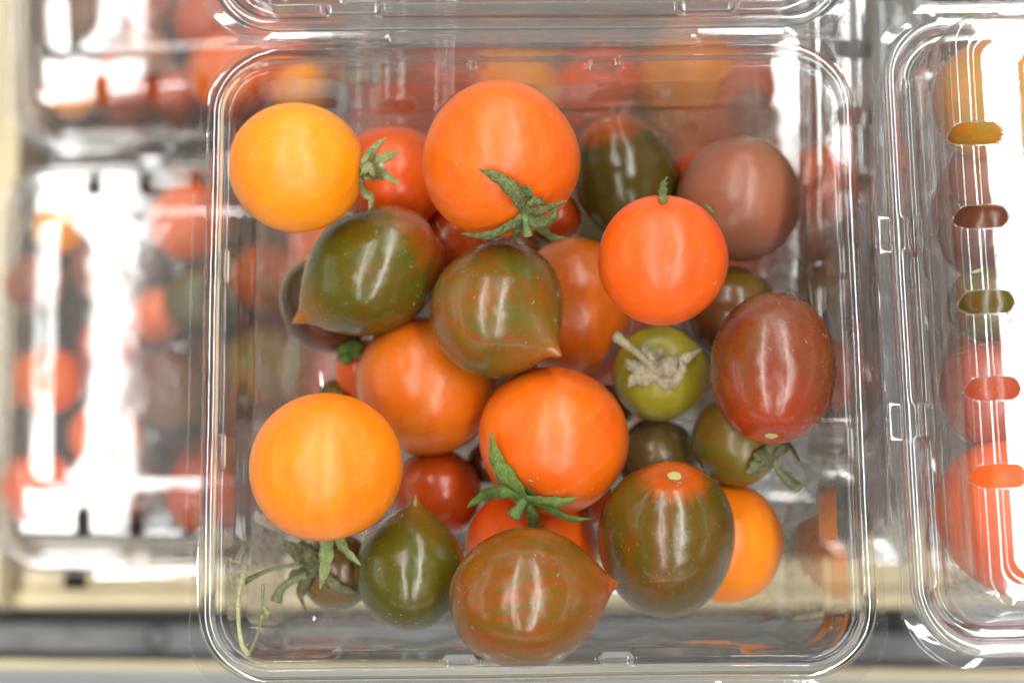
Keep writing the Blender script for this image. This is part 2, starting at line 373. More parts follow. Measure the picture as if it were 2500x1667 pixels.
# ------------------------------------------------------------------ measured data (metres; sepals and stems in mm)
FRUIT = {
 1: {'c': [-0.04423, 0.03664, 0.262], 'L': 0.01279, 'R': 0.01213, 'ax': [0.994, -0.099, -0.033], 'tip': 0, 'kind': 'calyx', 'sep': [([[-32.14, 34.83, 263.3], [-31.31, 36.69, 265.03], [-29.94, 40.1, 261.75], [-27.4, 42.44, 262.3]], 1.55), ([[-32.14, 34.83, 263.3], [-30.45, 37.14, 260.91], [-27.84, 38.72, 261.11], [-25.06, 39.82, 261.26]], 1.95), ([[-32.09, 34.51, 263.84], [-30.26, 35.11, 265.86], [-28.18, 35.75, 260.13], [-25.17, 33.95, 259.65]], 2.2), ([[-32.23, 34.85, 262.06], [-31.95, 32.73, 259.85], [-30.49, 31.24, 259.34], [-30.9, 28.94, 258.76]], 1.55), ([[-32.22, 34.96, 262.26], [-30.8, 34.27, 263.82], [-29.16, 35.27, 260.25], [-27.85, 36.84, 260.71]], 1.14)], 'mat': 'sepal_dry', 'smat': 'stem_pale', 'stem': ([[-32.22, 34.96, 262.26], [-30.46, 36.04, 260.58], [-28.17, 37.31, 260.73]], 1.06)},
 2: {'c': [-0.00608, 0.03624, 0.268], 'L': 0.0141, 'R': 0.0145, 'ax': [0.301, -0.701, 0.646], 'tip': 0, 'kind': 'calyx', 'sep': [([[-1.73, 24.46, 275.09], [-3.07, 26.37, 279.63], [-6.0, 28.61, 281.91], [-9.98, 30.2, 283.04]], 2.16), ([[-1.73, 24.29, 274.81], [-3.69, 22.52, 274.16], [-8.24, 20.8, 272.35], [-13.49, 21.8, 269.97]], 1.6), ([[-1.74, 24.51, 275.5], [0.97, 24.12, 277.3], [3.41, 24.52, 279.41], [5.95, 25.38, 279.77]], 1.12), ([[-1.57, 24.2, 274.54], [0.69, 22.66, 274.89], [3.16, 23.09, 276.34], [4.01, 24.98, 277.07]], 2.08), ([[-1.73, 24.35, 274.57], [0.89, 22.76, 271.35], [3.54, 22.53, 264.47], [6.59, 22.25, 264.65]], 1.36), ([[-1.89, 24.23, 274.44], [-2.42, 22.64, 271.79], [-3.21, 21.71, 269.68], [-3.36, 21.08, 264.12]], 1.12), ([[-1.74, 24.57, 275.28], [-0.42, 25.62, 277.07], [0.98, 25.96, 277.01], [2.25, 25.3, 275.25]], 1.28)], 'mat': 'sepal_dark', 'smat': 'stem_green', 'stem': ([[-1.73, 24.52, 274.53], [-1.5, 22.28, 274.79], [-1.11, 20.2, 274.77]], 1.36)},
 3: {'c': [0.02314, 0.01629, 0.272], 'L': 0.01177, 'R': 0.01169, 'ax': [0.25, 0.936, -0.25], 'tip': 0, 'kind': 'none', 'sep': [([[22.81, 24.5, 280.09], [22.77, 26.78, 279.02], [23.22, 29.55, 275.52], [23.98, 30.87, 275.99]], 1.18), ([[30.54, 25.78, 275.29], [31.47, 25.16, 275.13], [31.94, 24.69, 275.03], [32.17, 24.23, 274.95]], 0.71)], 'mat': 'sepal_dark', 'smat': 'stem_grey'},
 4: {'c': [-0.03089, 0.01994, 0.24673], 'L': 0.01655, 'R': 0.01193, 'ax': [0.844, 0.528, 0.095], 'tip': 0.13, 'kind': 'scar'},
 5: {'c': [-0.00653, 0.0103, 0.25587], 'L': 0.01437, 'R': 0.01307, 'ax': [-0.724, 0.594, -0.351], 'tip': 0.15, 'kind': 'none'},
 6: {'c': [-0.03793, -0.01984, 0.262], 'L': 0.01344, 'R': 0.01392, 'ax': [0.173, -0.922, -0.346], 'tip': 0, 'kind': 'hiddencalyx', 'sep': [([[-37.98, -29.29, 255.28], [-38.11, -33.25, 254.8], [-38.25, -36.8, 254.38], [-39.33, -41.46, 253.82]], 2.14), ([[-36.13, -29.29, 255.28], [-35.39, -33.09, 254.82], [-33.86, -34.99, 254.59], [-31.76, -37.04, 254.35]], 1.9)], 'mat': 'sepal_pale', 'smat': 'stem_green'},
 7: {'c': [0.00391, -0.01305, 0.24805], 'L': 0.01384, 'R': 0.01425, 'ax': [-0.418, -0.813, 0.406], 'tip': 0, 'kind': 'calyx', 'sep': [([[-1.75, -24.36, 254.43], [-4.32, -21.8, 257.29], [-6.71, -18.32, 259.0], [-7.81, -13.36, 261.43]], 2.47), ([[-2.07, -24.47, 253.93], [-5.61, -23.52, 255.48], [-9.24, -23.51, 248.42], [-12.53, -25.49, 246.61]], 1.98), ([[-1.58, -24.58, 254.19], [1.53, -25.38, 256.24], [5.11, -25.62, 257.01], [8.2, -24.92, 257.85]], 1.56), ([[-1.58, -24.87, 253.18], [2.75, -26.48, 254.6], [6.82, -28.28, 252.54], [11.31, -28.1, 251.56]], 1.15), ([[-1.58, -25.0, 252.88], [-0.28, -27.31, 251.78], [0.1, -28.88, 246.07], [2.31, -28.91, 251.52]], 1.73)], 'mat': 'sepal_green', 'smat': 'stem_green', 'stem': ([[-1.74, -24.68, 252.98], [-2.55, -26.24, 253.91], [-3.68, -27.98, 253.55]], 2.31)},
 8: {'c': [0.04436, -0.00087, 0.258], 'L': 0.01461, 'R': 0.01171, 'ax': [-0.077, -0.966, 0.245], 'tip': 0, 'kind': 'scar'},
 9: {'c': [0.02503, -0.03177, 0.24927], 'L': 0.01561, 'R': 0.01277, 'ax': [0.048, 0.733, 0.678], 'tip': 0, 'kind': 'scar'},
 10: {'c': [-0.00128, -0.04359, 0.2635], 'L': 0.0154, 'R': 0.01244, 'ax': [-0.986, -0.164, 0.027], 'tip': 0.1, 'kind': 'none'},
 11: {'c': [-0.02282, -0.0373, 0.2474], 'L': 0.01271, 'R': 0.01035, 'ax': [-0.053, -0.985, -0.164], 'tip': 0.14, 'kind': 'none'},
 12: {'c': [-0.02087, -0.00084, 0.23722], 'L': 0.01321, 'R': 0.01397, 'ax': [0.367, 0.855, -0.367], 'tip': 0, 'kind': 'none'},
 13: {'c': [0.00813, 0.01643, 0.23092], 'L': 0.01414, 'R': 0.01239, 'ax': [0.294, 0.882, 0.368], 'tip': 0, 'kind': 'none'},
 14: {'c': [-0.02778, 0.04131, 0.2366], 'L': 0.01089, 'R': 0.01097, 'ax': [0.287, 0.766, -0.575], 'tip': 0, 'kind': 'none'},
 15: {'c': [0.01901, 0.04385, 0.22884], 'L': 0.01333, 'R': 0.0104, 'ax': [-0.316, 0.843, 0.435], 'tip': 0, 'kind': 'scar'},
 16: {'c': [0.0414, 0.03733, 0.23632], 'L': 0.01244, 'R': 0.01244, 'ax': [0.485, 0.728, -0.485], 'tip': 0, 'kind': 'none'},
 17: {'c': [0.02495, 0.00143, 0.23902], 'L': 0.00883, 'R': 0.00934, 'ax': [-0.147, 0.342, 0.928], 'tip': 0, 'kind': 'calyx', 'sep': [([[23.54, 0.52, 247.95], [26.81, 1.23, 248.69], [29.5, 2.93, 248.59], [32.31, 4.79, 247.26]], 1.7), ([[23.54, -0.14, 247.85], [21.06, -0.77, 247.6], [19.43, -1.0, 247.02], [18.14, -2.51, 246.01]], 2.72), ([[23.54, 0.03, 247.88], [26.1, -1.47, 248.72], [28.2, 0.21, 249.67], [27.85, 2.1, 250.35]], 1.7), ([[23.29, 0.53, 247.9], [22.01, 2.06, 248.75], [21.51, 3.51, 249.12], [21.22, 5.75, 248.86]], 2.38), ([[23.54, 0.52, 247.95], [25.28, 1.14, 249.2], [26.41, 1.73, 249.61], [27.11, 2.95, 249.39]], 3.4), ([[23.54, -0.3, 247.82], [24.5, -1.99, 247.88], [26.55, -2.37, 248.15], [28.28, -1.41, 248.41]], 1.36), ([[23.3, 0.05, 247.76], [20.42, 0.93, 247.55], [18.8, 1.72, 246.92], [17.72, 3.12, 245.74]], 2.04)], 'mat': 'sepal_tan', 'smat': 'stem_tan', 'stem': ([[23.56, 0.4, 247.68], [20.31, 3.16, 249.64], [15.59, 7.09, 248.95]], 1.7)},
 18: {'c': [0.04055, 0.01604, 0.22724], 'L': 0.00968, 'R': 0.00916, 'ax': [0.465, 0.814, 0.349], 'tip': 0, 'kind': 'scar'},
 19: {'c': [0.03953, -0.01176, 0.239], 'L': 0.00877, 'R': 0.0086, 'ax': [0.761, -0.406, 0.507], 'tip': 0, 'kind': 'calyx', 'sep': [([[45.93, -15.92, 243.48], [43.19, -17.01, 246.62], [41.55, -18.46, 246.31], [40.2, -18.82, 246.46]], 2.36), ([[45.92, -15.78, 243.63], [47.16, -14.08, 244.68], [49.31, -13.09, 241.24], [51.24, -16.45, 242.37]], 1.86), ([[45.92, -15.78, 243.63], [44.9, -14.68, 246.64], [45.52, -13.75, 247.13], [47.28, -13.31, 246.35]], 2.02), ([[45.95, -16.07, 243.31], [44.26, -15.96, 246.24], [42.76, -15.82, 247.69], [41.92, -16.81, 247.64]], 2.19)], 'mat': 'sepal_grey', 'smat': 'stem_grey', 'stem': ([[46.03, -15.99, 242.72], [47.63, -18.84, 242.71], [50.52, -21.68, 244.06]], 1.69)},
 20: {'c': [0.02509, -0.01324, 0.22601], 'L': 0.00819, 'R': 0.00801, 'ax': [0.127, -0.762, -0.635], 'tip': 0, 'kind': 'none'},
 21: {'c': [0.03814, -0.03051, 0.22931], 'L': 0.01199, 'R': 0.01114, 'ax': [0.147, -0.885, -0.442], 'tip': 0, 'kind': 'none'},
 22: {'c': [-0.01898, -0.02052, 0.227], 'L': 0.009, 'R': 0.009, 'ax': [0.64, 0.64, -0.426], 'tip': 0, 'kind': 'none'},
 23: {'c': [-8e-05, -0.03209, 0.23079], 'L': 0.01279, 'R': 0.01296, 'ax': [0.514, 0.514, -0.686], 'tip': 0, 'kind': 'none'},
 24: {'c': [-0.01652, 0.03055, 0.22644], 'L': 0.00844, 'R': 0.00844, 'ax': [0.0, -0.64, -0.768], 'tip': 0, 'kind': 'none'},
 25: {'c': [-0.04204, 0.01763, 0.22656], 'L': 0.01015, 'R': 0.00838, 'ax': [-0.588, 0.784, 0.196], 'tip': 0, 'kind': 'none'},
 26: {'c': [-0.03382, 0.00479, 0.22418], 'L': 0.00618, 'R': 0.00618, 'ax': [-0.596, 0.745, 0.298], 'tip': 0, 'kind': 'calyx', 'sep': [([[-36.64, 7.88, 229.19], [-38.1, 8.87, 228.64], [-39.18, 9.91, 226.48]], 2.47), ([[-36.64, 7.88, 229.19], [-35.14, 8.23, 230.61], [-33.55, 8.66, 231.1]], 2.65), ([[-36.65, 7.63, 229.11], [-37.07, 6.2, 230.08], [-36.12, 5.18, 230.84]], 2.65), ([[-36.66, 7.83, 228.98], [-34.76, 6.95, 230.83], [-33.65, 5.94, 231.5]], 2.12), ([[-36.69, 8.24, 228.67], [-36.89, 9.32, 228.64], [-36.42, 10.48, 228.14]], 2.12)], 'mat': 'sepal_green', 'smat': 'stem_green'},
 27: {'c': [-0.03948, -0.00066, 0.22198], 'L': 0.00398, 'R': 0.00407, 'ax': [0.0, -0.8, 0.6], 'tip': 0, 'kind': 'none'},
 28: {'c': [-0.03749, -0.0369, 0.238], 'L': 0.00718, 'R': 0.00735, 'ax': [-0.74, 0.0, 0.673], 'tip': 0, 'kind': 'calyx', 'sep': [([[-41.29, -37.22, 244.38], [-43.16, -34.35, 244.3], [-45.72, -33.1, 242.26], [-47.6, -31.1, 242.09]], 2.84), ([[-41.29, -37.22, 244.38], [-42.0, -34.9, 245.95], [-42.72, -33.39, 245.58], [-44.29, -31.26, 241.98]], 2.51), ([[-41.29, -37.39, 244.37], [-43.13, -39.22, 243.71], [-44.24, -41.46, 240.49], [-42.77, -44.79, 241.26]], 1.67), ([[-41.29, -37.55, 244.36], [-38.27, -39.02, 246.56], [-36.31, -40.63, 246.31], [-32.26, -41.41, 243.53]], 1.67), ([[-41.3, -37.06, 244.39], [-39.65, -35.35, 246.45], [-38.67, -33.5, 246.82], [-38.13, -31.46, 246.0]], 2.17), ([[-41.29, -37.39, 244.37], [-44.01, -37.81, 243.41], [-45.85, -38.13, 240.02], [-46.7, -40.25, 240.92]], 2.0)], 'mat': 'sepal_grey', 'smat': 'stem_grey', 'stem': ([[-41.72, -36.73, 240.09], [-43.69, -36.27, 246.77], [-47.57, -36.97, 248.44], [-50.67, -38.1, 249.44], [-53.7, -39.76, 250.11]], 0.84), 'stem2': ([[-42.62, -37.86, 244.09], [-45.43, -38.98, 243.76], [-47.61, -40.61, 243.76], [-48.5, -42.96, 243.43]], 1.67)},
 29: {'c': [0.00488, 0.03684, 0.22338], 'L': 0.00538, 'R': 0.00538, 'ax': [0.0, -1.0, 0.0], 'tip': 0, 'kind': 'none'},
 30: {'c': [0.03421, 0.04612, 0.22341], 'L': 0.00541, 'R': 0.00541, 'ax': [0.0, -1.0, 0.0], 'tip': 0, 'kind': 'none'},
 31: {'c': [-0.0032, 0.02854, 0.22336], 'L': 0.00536, 'R': 0.00536, 'ax': [0.0, -1.0, 0.0], 'tip': 0, 'kind': 'none'},
 32: {'c': [0.01595, -0.00255, 0.22259], 'L': 0.00459, 'R': 0.00459, 'ax': [0.0, -1.0, 0.0], 'tip': 0, 'kind': 'none'},
 33: {'c': [-0.00892, -0.01408, 0.22239], 'L': 0.00439, 'R': 0.00439, 'ax': [0.0, -1.0, 0.0], 'tip': 0, 'kind': 'none'},
 34: {'c': [0.02886, 0.02293, 0.22388], 'L': 0.00588, 'R': 0.00588, 'ax': [0.0, -1.0, 0.0], 'tip': 0, 'kind': 'none'},
 36: {'c': [0.0112, -0.02166, 0.22324], 'L': 0.00524, 'R': 0.00524, 'ax': [0.0, -1.0, 0.0], 'tip': 0, 'kind': 'none'},
}
SPRIG = {'a': [[-52.22, -39.22, 262.0], [-52.51, -43.52, 266.0], [-51.98, -48.27, 269.0], [-51.07, -52.11, 270.5], [-50.09, -53.8, 269.5]], 'b': [[-50.09, -53.8, 269.5], [-48.6, -51.01, 271.0], [-47.77, -47.62, 271.0], [-47.74, -44.54, 270.0], [-47.74, -41.5, 270.0]], 'leaf': [[-47.78, -47.47, 271.0], [-46.76, -46.77, 272.0], [-47.4, -45.57, 272.0]]}
NEIGHBOURS = {
 'LL': [
  ([-136.0, 77.7, 56.0], 7.9, 'amber', 'yellow orange tomato under the upper left corner'),
  ([-99.5, 80.3, 52.0], 11.3, 'orange', 'large soft orange tomato near the upper right slots'),
  ([-143.5, 61.6, 52.0], 8.4, 'dusk', 'brownish orange tomato at the left wall'),
  ([-138.4, 32.9, 52.0], 9.9, 'orange', 'bright orange tomato left of the white glare'),
  ([-96.4, 55.9, 54.0], 9.1, 'olive', 'grey green tomato behind the dark opening'),
  ([-109.0, 53.5, 44.0], 8.0, 'orange', 'small orange tomato beside the grey green one'),
  ([-103.0, 29.9, 52.0], 11.6, 'plum', 'purple brown tomato in the middle right'),
  ([-77.5, 64.5, 48.0], 9.3, 'orange', 'orange tomato seen through the open punnet wall, upper one'),
  ([-77.0, 38.7, 46.0], 10.5, 'moss', 'yellow green tomato seen through the open punnet wall'),
  ([-139.5, 1.4, 52.0], 10.3, 'redor', 'red orange tomato in the lower left corner'),
  ([-92.9, -0.4, 54.0], 10.5, 'red', 'pinkish red tomato near the lower slots'),
  ([-79.2, 13.2, 44.0], 9.4, 'plum', 'dull red brown tomato below the yellow green one'),
  ([-124.6, 66.0, 50.0], 9.0, 'dusk', 'dull tomato behind the upper part of the glare'),
  ([-121.4, 16.8, 50.0], 10.1, 'orange', 'orange tomato behind the lower part of the glare'),
  ([-121.6, 42.9, 48.0], 9.2, 'red', 'red tomato behind the middle of the glare'),
  ([-61.8, 75.1, 45.0], 9.1, 'orange', 'orange tomato under the punnet floor, furthest right'),
 ],
 'UL': [
  ([-87.5, 125.6, 52.0], 13.0, 'orange', 'large orange tomato beside the glare'),
  ([-135.4, 119.5, 52.0], 7.3, 'amber', 'small amber tomato in the lower left corner'),
  ([-115.2, 133.9, 48.0], 7.9, 'dusk', 'brownish tomato left of the glare'),
  ([-97.6, 144.6, 45.0], 9.5, 'red', 'red tomato near the top edge of the photo'),
  ([-74.5, 138.0, 48.0], 9.5, 'redor', 'red orange tomato behind the hinge of the open punnet'),
  ([-67.4, 120.2, 50.0], 8.9, 'amber', 'pale amber tomato behind the open punnet corner'),
  ([-133.2, 145.7, 46.0], 7.4, 'plum', 'dark tomato at the top left'),
  ([-107.0, 122.8, 40.0], 8.0, 'red', 'red tomato by the slots'),
 ],
 'RT': [
  ([83.0, 44.5, 278], 11, 'moss2', 'yellow green and orange tomato at the top'),
  ([84.0, 33.9, 268.0], 7.7, 'dusk', 'brown tomato behind the second slot'),
  ([83.9, 24.3, 262.0], 8.5, 'plum', 'orange yellow tomato low under the second slot'),
  ([81.4, 8.1, 272.0], 7.2, 'olive', 'dark green tomato behind the third slot'),
  ([81.1, -8.1, 272.0], 9.1, 'plumred', 'dull red tomato behind the fourth slot'),
  ([85.7, -30.0, 270.0], 13.7, 'redor', 'largest red orange tomato at the bottom'),
  ([97.9, 2.1, 262.0], 12.0, 'orange', 'orange tomato beyond the right edge glare'),
 ],
 'S3': [
  ([-2.6, 79.0, 168], 11.4, 'amber', 'orange tomato behind the back wall, left of centre'),
  ([16.7, 81.3, 168], 10.2, 'redor', 'red orange tomato behind the back wall, centre'),
  ([36.9, 84.2, 168], 11.9, 'amber', 'orange tomato behind the back wall, right of centre'),
  ([51.0, 75.2, 168], 9.5, 'plum', 'dull tomato behind the back wall corner'),
  ([-23.1, 80.0, 168], 10.1, 'red', 'red tomato behind the back wall left part'),
  ([66.0, 53.1, 188.0], 7.8, 'redor', 'red tomato seen in the gap by the right wall'),
  ([67.6, 33.8, 180.0], 7.7, 'plum', 'dull tomato low in the gap by the right wall'),
  ([66.3, 11.0, 184.0], 7.8, 'red', 'red tomato lower in the gap by the right wall'),
 ],
 'B3': [
  ([97, 91, 190], 8.8, 'moss', 'green brown tomato in the gap at the top right'),
  ([116, 98, 190], 9.0, 'plumred', 'dark red tomato at the top right corner'),
  ([108, 77, 178], 8.0, 'red', 'red tomato behind the right punnet hinge'),
 ],
}

# ------------------------------------------------------------------ clear punnets
HX, HY = .0617, .0602            # half size to the flange edge


def smooth(a, b, x):
    t = min(1, max(0, (x - a) / (b - a)))
    return t * t * (3 - 2 * t)


def win(u, c, hw, s):
    return smooth(-hw - s, -hw, u - c) * (1 - smooth(hw, hw + s, u - c))


NS, NC = 200, 22                  # samples per straight side and per corner


def ring(d, rad0=.0145):
    """rounded rectangle inset by d; yields (x, y, side, u, nx, ny)"""
    r = max(rad0 - d, .0035 if d < .03 else .001)
    hx, hy = HX - d, HY - d
    out = []
    segs = [(1, 0), (0, 1), (-1, 0), (0, -1)]
    for k, (nx, ny) in enumerate(segs):
        tx, ty = -ny, nx
        hn, ht = (hx, hy) if nx else (hy, hx)
        L_ = ht - r
        for i in range(NS):
            u = -L_ + 2 * L_ * i / NS
            out.append((nx * hn + tx * u, ny * hn + ty * u, k, u, nx, ny))
        cx, cy_ = nx * (hn - r) + tx * (ht - r), ny * (hn - r) + ty * (ht - r)
        for i in range(NC):
            a = (i / NC) * math.pi / 2
            ex, ey = nx * math.cos(a) + tx * math.sin(a), ny * math.cos(a) + ty * math.sin(a)
            out.append((cx + r * ex, cy_ + r * ey, k + 4, a, ex, ey))
    return out


def densify(prof, step):
    out = [prof[0]]
    for a, b in zip(prof, prof[1:]):
        n = max(1, int(math.hypot(b[0] - a[0], b[1] - a[1]) / step))
        for i in range(1, n + 1):
            out.append((a[0] + (b[0] - a[0]) * i / n, a[1] + (b[1] - a[1]) * i / n))
    return out


def catmull(pts, per=3):
    P = [Vector((*p, 0)) if len(p) == 2 else Vector(p) for p in pts]
    P = [P[0] * 2 - P[1]] + P + [P[-1] * 2 - P[-2]]
    out = []
    for i in range(1, len(P) - 2):
        for j in range(per):
            t = j / per
            a, b, c, d = P[i - 1], P[i], P[i + 1], P[i + 2]
            out.append(.5 * ((2 * b) + (c - a) * t + (2 * a - 5 * b + 4 * c - d) * t * t + (3 * b - a - 3 * c + d) * t ** 3))
    out.append(P[-2])
    return out


def loft(name, prof, mod, mat, holes=None, hole_rows=None):
    rings = []
    for (d, z) in prof:
        row = []
        for (x, y, side, u, nx, ny) in ring(d):
            dd, dz = mod(side, u, d, z, x, y)
            row.append((x - nx * dd, y - ny * dd, z + dz))
        rings.append(row)
    n = len(rings[0])
    verts = [p for row in rings for p in row]
    faces = []
    for j in range(len(rings) - 1):
        for i in range(n):
            a, b = j * n + i, j * n + (i + 1) % n
            faces.append((a, b, b + n, a + n))
    cidx = len(verts)
    zc = sum(p[2] for p in rings[-1]) / n
    verts.append((0, 0, zc))
    m0 = (len(rings) - 1) * n
    for i in range(n):
        faces.append((m0 + i, m0 + (i + 1) % n, cidx))
    if holes:
        V = np.array(verts)

        def sdf(x, y, h):
            cx, cy_, hl, rr = h          # capsule along x
            dx = np.maximum(np.abs(x - cx) - hl, 0)
            return np.hypot(dx, y - cy_) - rr
        keep, touched = [], set()
        for f in faces:
            c = V[list(f)].mean(0)
            if abs(c[0]) < .035 or min(float(sdf(c[0], c[1], h)) for h in holes) > 0:
                keep.append(f)
            else:
                touched.update(f)
        kept = set(i for f in keep for i in f)
        for i in touched & kept:
            h = min(holes, key=lambda q: abs(float(sdf(V[i, 0], V[i, 1], q))))
            x, y = V[i, 0], V[i, 1]
            px = min(max(x, h[0] - h[2]), h[0] + h[2])
            vx, vy = x - px, y - h[1]
            l = math.hypot(vx, vy) or 1
            V[i, 0], V[i, 1] = px + vx / l * h[3], h[1] + vy / l * h[3]
        verts = [tuple(v) for v in V]
        faces = keep
        # rolled edge of every slot
        pts = V[:m0 + n]
        for h in holes:
            loop = []
            for k in range(48):
                a = k / 48 * 2 * math.pi
                x = h[0] + math.copysign(h[2], math.cos(a)) + h[3] * math.cos(a)
                y = h[1] + h[3] * math.sin(a)
                dd = (pts[:, 0] - x) ** 2 + (pts[:, 1] - y) ** 2
                idx = np.argsort(dd)[:3]
                loop.append(Vector((x, y, float(pts[idx, 2].mean()))))
            add_tube(verts, faces, loop, .00017, 6, closed=True)
    me = mesh_of(name, verts, faces, mat)
    return me


def add_tube(verts, faces, pts, rad, seg=8, closed=False, taper=None):
    b0 = len(verts)
    n = len(pts)
    prev = None
    for i, p in enumerate(pts):
        a = pts[(i + 1) % n] if (closed or i < n - 1) else pts[i]
        b = pts[i - 1] if (closed or i > 0) else pts[i]
        t = (a - b)
        t = t.normalized() if t.length > 1e-9 else Vector((0, 0, 1))
        if prev is None:
            ref = Vector((0, 0, 1)) if abs(t.z) < .9 else Vector((1, 0, 0))
            prev = (ref - t * ref.dot(t)).normalized()
        else:
            prev = (prev - t * prev.dot(t)).normalized()
        s = t.cross(prev)
        r = rad if taper is None else rad * taper(i / max(1, n - 1))
        for k in range(seg):
            an = 2 * math.pi * k / seg
            verts.append(tuple(p + (prev * math.cos(an) + s * math.sin(an)) * r))
    m = n if closed else n - 1
    for i in range(m):
        for k in range(seg):
            a, b = b0 + i * seg + k, b0 + i * seg + (k + 1) % seg
            c, d = b0 + ((i + 1) % n) * seg + (k + 1) % seg, b0 + ((i + 1) % n) * seg + k
            faces.append((a, b, c, d))
    if not closed:
        for e, flip in ((0, True), (n - 1, False)):
            c = len(verts)
            verts.append(tuple(pts[e]))
            for k in range(seg):
                f = (b0 + e * seg + k, b0 + e * seg + (k + 1) % seg, c)
                faces.append(f[::-1] if flip else f)


MM = .001
base_prof = [(0, -2.8), (.10, -2.3), (.35, -2.05), (1.55, -1.93), (1.75, -1.7), (1.9, -.8), (2.05, -.25), (2.35, -.03), (3.1, .03), (3.95, .09), (4.25, -.1), (4.45, -.7), (4.6, -1.9), (4.75, -2.3),
             (5.0, -2.35), (5.25, -1.9), (5.6, -1.75), (6.0, -2.1), (6.2, -3.1), (6.4, -4.0), (6.7, -7), (7.6, -14), (8.1, -15.2), (8.5, -16.5), (9.6, -28), (11.1, -40), (12.0, -44), (13.6, -47.2), (16.2, -49.2), (19, -49.8),
             (20.5, -49.7), (21.3, -48.6), (22.0, -48.3), (30, -48.0), (44, -48.0), (57, -48.0)]
base_prof = [(a * MM, b * MM) for a, b in base_prof]
base_prof = densify(base_prof, .0011)
base_prof = [p for p in base_prof if p[0] < .030] + [(.036, -.048), (.044, -.048), (.052, -.048), (.0585, -.048)]


def base_mod(side, u, d, z, x, y):
    dd = dz = 0.0
    if side < 4:
        # long snap ledge in the middle of every wall, stopping short of the corners
        k = win(u, 0, .0325 if side in (0, 2) else .0345, .0035)
        f = smooth(-.0185, -.0150, z) * (1 - smooth(-.0042, -.0032, z))
        dd += .0010 * k * f
        # two snap lugs beside the hinge and two on the front
        if side in (1, 3):
            for c in (-.0138, .0138):
                w_ = win(u, c, .0026, .0005)
                g = smooth(.0043, .0048, d) * (1 - smooth(.0068, .0074, d))
                if z > -.0055:
                    dz += w_ * g * .0019
        else:
            for c in (-.017, .017):
                w_ = win(u, c, .0028, .0006)
                g = smooth(.0043, .0048, d) * (1 - smooth(.0062, .0068, d))
                if z > -.0045:
                    dz += w_ * g * .0014
        # flange is a touch wider along the sides
        if d < .0015:
            dd -= .0010 * win(u, 0, .031, .0012) * (1 - d / .0015)
        # shallow flutes in the lower wall
        if -.046 < z < -.018:
            dd += .00055 * math.sin(u / .0092 * math.pi) * win(u, 0, .026, .004) * smooth(-.046, -.040, z) * (1 - smooth(-.022, -.018, z))
    else:
        if d < .0015 and side in (6, 7):          # front corners carry a thumb tab
            dd -= .0016 * math.sin(u * 2) * (1 - d / .0015)
    if z < -.046 and d > .018:
        dz += .0004 * math.sin(x * 190) * math.cos(y * 170)
    # slight hand-bent irregularity of the rim
    dd += .00035 * mnoise.noise(Vector((x * 28, y * 28, 3.1)))
    return dd, dz


SLOT_Y = (-.0295, -.0148, 0, .0148, .0295)
lid_prof = [(0, -.2), (.12, .3), (.4, .6), (1.6, .7), (2.0, 1.2), (2.2, 1.75), (2.5, 2.02), (3.2, 2.08), (4.0, 2.13), (4.35, 1.7), (4.7, .7), (4.95, .1), (5.6, -.1), (6.5, -.1), (7.0, .2), (7.35, 1.4), (7.5, 3.0), (7.9, 9), (8.0, 10.2), (8.3, 11.0), (8.4, 12.0), (8.6, 18), (8.9, 19.7), (9.5, 20.7), (10.6, 21.2),
            (12.2, 21.28), (12.8, 21.3), (13.15, 21.2), (13.55, 21.2), (13.9, 21.34), (14.4, 21.36), (18, 21.38), (22.0, 21.4), (24.4, 21.5), (30, 21.7), (40, 21.8), (50, 21.8), (57, 21.8)]
lid_prof = [(a * MM, b * MM) for a, b in lid_prof]
lid_prof = densify([p for p in lid_prof if p[0] <= .0095], .0007) + densify([p for p in lid_prof if .0094 < p[0] <= .0181], .00036)[1:] + densify([p for p in lid_prof if p[0] >= .0179], .0007)[1:]
lid_prof = [p for p in lid_prof if p[0] < .027] + [(.031, .0218), (.037, .0218), (.044, .0218), (.052, .0218), (.0585, .0218)]


def lid_mod(side, u, d, z, x, y):
    dd = dz = 0.0
    if side < 4:
        if side in (0, 2):
            for c in (-.017, .017):
                w_ = win(u, c, .003, .0006)
                g = smooth(.0044, .0052, d) * (1 - smooth(.0066, .0074, d))
                if z < .004:
                    dz += w_ * g * .0026
                gg = smooth(.0012, .0022, d) * (1 - smooth(.0036, .0044, d))
                dz -= w_ * gg * .0006
            k = win(u, 0, .020, .002)
            g = smooth(.0044, .005, d) * (1 - smooth(.0068, .0074, d))
            if z < .004:
                dz += .0007 * (1 - k) * g
        else:
            for c in (-.033, .033):
                w_ = win(u, c, .0045, .0012)
                g = smooth(.0046, .0054, d) * (1 - smooth(.0066, .0074, d))
                if z < .004:
                    dz += w_ * g * .0022
        if d < .0015:
            dd -= .0009 * win(u, -.002, .028, .001) * (1 - d / .0015)
    else:
        if d < .002:
            dd -= .0013 * math.sin(u * 2) * (1 - d / .002)
    if z > .015:
        r_ = min(1, (z - .015) / .005)
        dz += r_ * (.00045 * mnoise.noise(Vector((x * 20, y * 15, .7))) + .0007 * (1 - (x / .06) ** 2) * (1 - (y / .06) ** 2))
        # raised rounded rectangle pressed into the lid
        qx, qy = abs(x) - (.0385 - .006), abs(y) - (.0462 - .006)
        sd = math.hypot(max(qx, 0), max(qy, 0)) + min(max(qx, qy), 0) - .006
        dz += .0010 * math.exp(-(sd / .00065) ** 2)
    dd += .0003 * mnoise.noise(Vector((x * 25, y * 25, 8.1)))
    return dd, dz


holes = [(sx * (HX - .0130), y, .0023, .0021) for sx in (-1, 1) for y in SLOT_Y]
ME_BASE = loft('punnet_base', base_prof, base_mod, P_BASE)
ME_LID = loft('punnet_lid', lid_prof, lid_mod, P_LID, holes)


